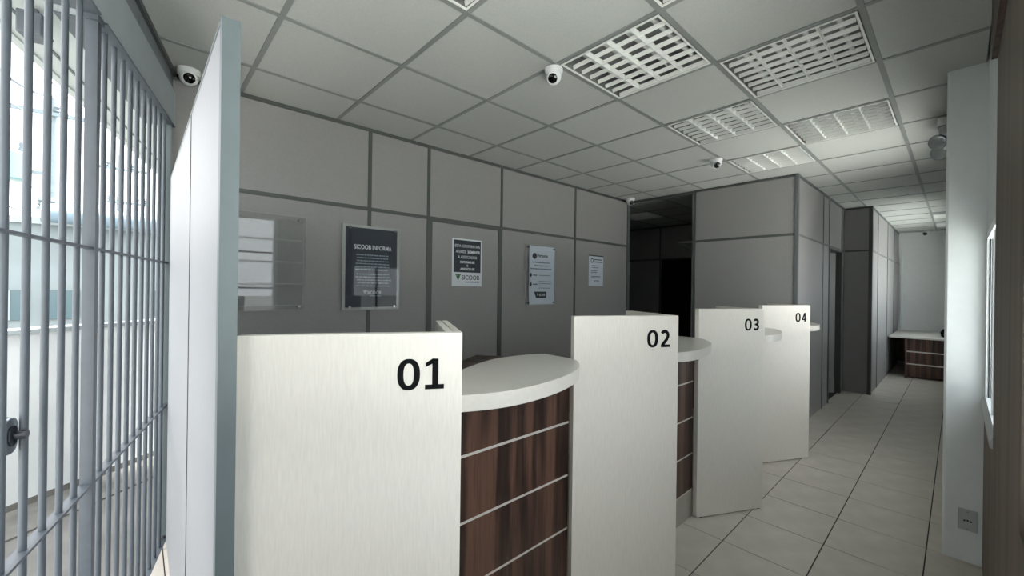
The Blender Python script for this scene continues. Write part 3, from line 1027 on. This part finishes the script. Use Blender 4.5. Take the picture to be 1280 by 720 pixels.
for z in (0.322, 0.222):
    pl = plate([(x + 0.075, q + z) for x, q in oval(0.034, 0.044, 14, 2)], YP - 0.0003, YP)
    pl.build('step_icon', 'ink_d', o)
plate([(0.125, 0.145), (0.32, 0.145), (0.32, 0.075), (0.16, 0.075)], YP - 0.0003, YP).build('logo_block', 'navy', o)
emblem(o, 0.172, 0.099, 0.022, 0.024, YP - 0.0004, 'ink_w', None)
letters(o, 'SICOOB', 0.252, 0.098, 0.092, 0.024, YP - 0.0006, 'ink_w', 'logo_lettering', 0.0006)
standoffs(o, [(0.03, 0.026), (0.428, 0.026), (0.03, 0.618), (0.428, 0.618)], -0.036, 0.0)

# 5 small notice
o = wall_thing('paper_notice', 4.122, 1.482, 'small white paper notice taped to the wall, farthest right on the back wall', 'notice')
box('notice_sheet', 'paper_b', o, 0, 0.30, -0.0018, 0, 0, 0.372)
box('top_tape', 'ink_d', o, -0.004, 0.304, -0.0026, 0, 0.373, 0.385)
rg = plate([(x + 0.065, z + 0.318) for x, z in oval(0.055, 0.062, 16, 2)], -0.0022, -0.0019)
rg.build('round_icon', 'ink_d', o)
rg = plate([(x + 0.065, z + 0.318) for x, z in oval(0.03, 0.036, 16, 2)], -0.0026, -0.0023)
rg.build('icon_centre', 'paper', o)
dashes(o, [(0.11, 0.27, 0.325), (0.11, 0.28, 0.295)], -0.0020, 'ink_d', 0.013, 'heading_print')
dashes(o, [(0.06, 0.26, 0.25), (0.06, 0.20, 0.225), (0.04, 0.17, 0.185), (0.04, 0.17, 0.165), (0.04, 0.16, 0.145), (0.05, 0.24, 0.115), (0.05, 0.26, 0.10)], -0.0020, 'ink_b', 0.009)
letters(o, 'SICOOB', 0.16, 0.050, 0.10, 0.022, -0.0022, 'ink_d', 'logo_lettering', 0.0006)

# ------------------------------------------------------------------ far desk
fd = empty('far_desk', (9.68, 0.04, 0))
tag(fd, 'wide pale topped desk with walnut drawers at the end of the passage', 'desk')
box('desk_top', 'top_lam', fd, -0.02, 1.81, 0.0, 0.77, 0.672, 0.70, bevel=0.002)
box('pedestal', 'walnut', fd, 0.03, 0.6, 0.02, 0.545, 0.02, 0.672)
for a, b in ((0.03, 0.23), (0.25, 0.44), (0.46, 0.668)):
    d = box('drawer', 'walnut', fd, 0.012, 0.03, 0.02, 0.545, a, b)
for a in (0.24, 0.45):
    box('drawer_strip', 'strip', fd, 0.008, 0.03, 0.02, 0.56, a - 0.008, a + 0.008)
box('side_board', 'walnut', fd, 0.0, 0.6, 0.546, 0.565, 0.0, 0.672)
box('modesty_board', 'walnut', fd, 1.5, 1.52, 0.566, 0.78, 0.1, 0.672)
bagm = MB().lathe([(0.05, 0.0), (0.09, 0.02), (0.1, 0.09), (0.075, 0.14), (0.03, 0.16)], 14).build('black_bag', 'black', None, True)
bagm.location = (10.0, 0.10, 0.70)
tag(bagm, 'small black object lying on the far desk beside the column', 'bag')

# ------------------------------------------------------------------ door closer bracket in the corridor opening
o = empty('door_closer', (5.06, 2.20, 2.04))
tag(o, 'dark door closer arm sticking out at the corridor opening', 'door closer')
box('closer_body', 'profile', o, -0.02, 0.02, 0.0, 0.19, -0.006, 0.014)
MB().tube([(0, 0.17, -0.005), (0, 0.06, -0.075), (0, 0.0, -0.085)], 0.006, 8).build('closer_arm', 'profile', o)

# ------------------------------------------------------------------ the street
ZG = -0.12
struct(MB().prism([(-60, -60), (60, -60), (60, 80), (-60, 80)], -0.3, ZG).build('sidewalk', 'concrete'))
struct(MB().box(-3.0, 11.6, -9.0, -0.27, ZG, ZG + 0.06).build('floor_bounce_slab', 'bounce_slab'))  # unseen bright slab, added to bounce sunlight in through the right windows
# gutter and low white wall across the pavement
wa, wb2 = Vector((-2.6, 2.80)), Vector((0.55, 5.22))
wd = (wb2 - wa).normalized()
wn = Vector((-wd.y, wd.x))
ang = math.atan2(wd.y, wd.x)
L = (wb2 - wa).length
lw = empty('boundary_wall', (wa.x, wa.y, ZG), ang)
tag(lw, 'low weathered white wall across the pavement beyond the grille', 'wall')
box('wall_body', 'render', lw, 0, L, 0, 0.16, 0, 1.20)
box('wall_coping', 'render_g', lw, 0, L, -0.01, 0.17, 1.20, 1.23)
box('wall_base', 'gutter', lw, 0, L, -0.004, 0, 0, 0.05)
box('wall_pillar', 'render_g', lw, 1.35, 1.62, -0.05, -0.005, 0.75, 1.20)
gt = empty('gutter_strip', (wa.x, wa.y, ZG), ang)
tag(gt, 'dark asphalt gutter at the foot of the low white wall', 'gutter')
MB().box(0, L, -0.33, -0.005, 0.0, 0.006).build('asphalt_strip', 'gutter', gt)
box('kerb_stone', 'concrete', gt, 0, L, -0.42, -0.33, 0, 0.012)

# building across the street
bl = empty('street_building', (-2.2, 10.6, ZG), rad(2))
tag(bl, 'pale building with small dark windows across the street', 'building')
box('facade', 'facade', bl, -5, 4.4, 0, 3.0, 0, 2.55)
box('parapet', 'render_g', bl, -5.05, 4.45, -0.06, 3.0, 2.55, 2.66)
for x in (-1.2, 0.42, 1.02, 2.45, 2.85):
    w = box('window', 'win_dark', bl, x, x + 0.42, -0.03, 0.0, 0.92, 1.42)
    box('window_bar', 'render_g', w, x + 0.2, x + 0.225, -0.045, -0.031, 0.92, 1.42)
MB().tube([(1.0, -0.35, 2.72), (3.9, -0.35, 2.66)], 0.16, 14).build('roof_tank', 'roof', bl, True)


def at_px(x, y, depth):
    """a point seen at pixel x, y of the photograph at a given distance ahead"""
    u, v = (x - 640) / F_PX, (y - 360) / F_PX
    p = fwd * depth + rgt * (u * depth) - upv * (v * depth)
    return Vector((p.x, p.y, p.z + H))


def pole(base, h, label, arms, trafo):
    o = empty('utility_pole', (base.x, base.y, ZG))
    tag(o, label, 'pole')
    MB().tube([(0, 0, 0), (0, 0, h)], 0.21, 10, 0.12).build('shaft', 'pole', o, True)
    for z, w, ox in arms:
        a = box('crossarm', 'pole', o, ox - w, ox + w, -0.22, -0.12, z, z + 0.12)
        for s_ in (-0.85, -0.45, 0.45, 0.85):
            MB().lathe([(0.03, 0), (0.09, 0.05), (0.05, 0.12), (0.085, 0.18), (0.03, 0.3)], 10, Matrix.Translation((ox + s_ * w, -0.17, z + 0.12))).build('insulator', 'cable', a, True)
    if trafo:
        z = trafo
        MB().lathe([(0.3, 0), (0.36, 0.05), (0.36, 0.85), (0.3, 0.92)], 16, Matrix.Translation((-0.85, -0.1, z))).build('transformer', 'trafo', o, True)
        for s_ in (-0.2, 0.2):
            MB().lathe([(0.03, 0), (0.07, 0.08), (0.04, 0.16), (0.06, 0.24), (0.02, 0.34)], 8, Matrix.Translation((-0.85 + s_, -0.1, z + 0.92))).build('bushing', 'cable', o, True)
        box('transformer_bracket', 'pole', o, -0.55, 0.0, -0.15, -0.05, z + 0.3, z + 0.4)
    return o


b1 = at_px(63, 360, 13.5)
pole(b1, 7.6, 'nearer concrete utility pole with a transformer beyond the grille', [(7.0, 1.25, -0.45), (3.9, 0.6, 0.3)], 4.75)
b2 = at_px(149, 360, 21)
pole(b2, 8.1, 'farther slim concrete utility pole right of the grille post', [(7.3, 1.0, 0), (5.6, 0.8, 0.3), (4.0, 0.7, 0.3)], None)


def wire(a, b, sag, r=0.016, lab='black power cable sagging beyond the grille'):
    pts = [a.lerp(b, t / 12) - Vector((0, 0, sag * 4 * (t / 12) * (1 - t / 12))) for t in range(13)]
    o = MB().tube([p - pts[0] for p in pts], r, 6).build('power_cable', 'cable', None, True)
    o.location = pts[0]
    tag(o, lab, 'cable', 'overhead power cables')


wl_ = [((-30, 60, 9), (66, 120, 13.4), 0.25, 0.035, 'thickest black overhead cable at top left of the street view'),
       ((-30, 95, 9), (66, 150, 13.4), 0.2, 0.014, 'thin overhead cable running below the thick one'),
       ((62, 100, 13.4), (150, 122, 21), 0.75, 0.022, 'looping cable from the nearer pole top'),
       ((62, 118, 13.4), (150, 135, 21), 1.0, 0.02, 'second looping cable under the nearer pole top'),
       ((-30, 232, 9), (66, 262, 13.4), 0.3, 0.022, 'low sagging cable below the transformer'),
       ((-30, 210, 9), (66, 240, 13.4), 0.05, 0.014, 'straight cable just below the transformer'),
       ((64, 262, 13.4), (150, 290, 21), 0.4, 0.02, 'low cable between the two poles')]
for a, b, sg, r_, lb in wl_:
    wire(at_px(*a), at_px(*b), sg, r_, lb)

# canopy over the pavement, along the facade
cn = empty('street_canopy', (G0.x, G0.y, 2.65), GA)
tag(cn, 'pale canopy running outside above the grille', 'canopy')
box('canopy_slab', 'canopy', cn, -3.6, 4.0, 0.145, 0.62, 0.0, 0.10)
box('canopy_joint', 'canopy_d', cn, -3.6, 4.0, 0.50, 0.512, -0.006, 0.0)
box('canopy_fascia', 'canopy', cn, -3.6, 4.0, 0.60, 0.64, -0.01, 0.16)
lm = empty('canopy_floodlight', (G0.x + GD.x * -0.40 + GN.x * 0.42, G0.y + GD.y * -0.40 + GN.y * 0.42, 2.649), GA)
tag(lm, 'small grey floodlight under the canopy outside the grille', 'light')
box('lamp_box', 'steel', lm, -0.05, 0.05, -0.04, 0.04, -0.13, -0.03, bevel=0.006)
box('lamp_stem', 'steel', lm, -0.012, 0.012, -0.012, 0.012, -0.03, 0.0)
box('lamp_visor', 'canopy_d', lm, 0.05, 0.09, -0.03, 0.03, -0.09, -0.08)
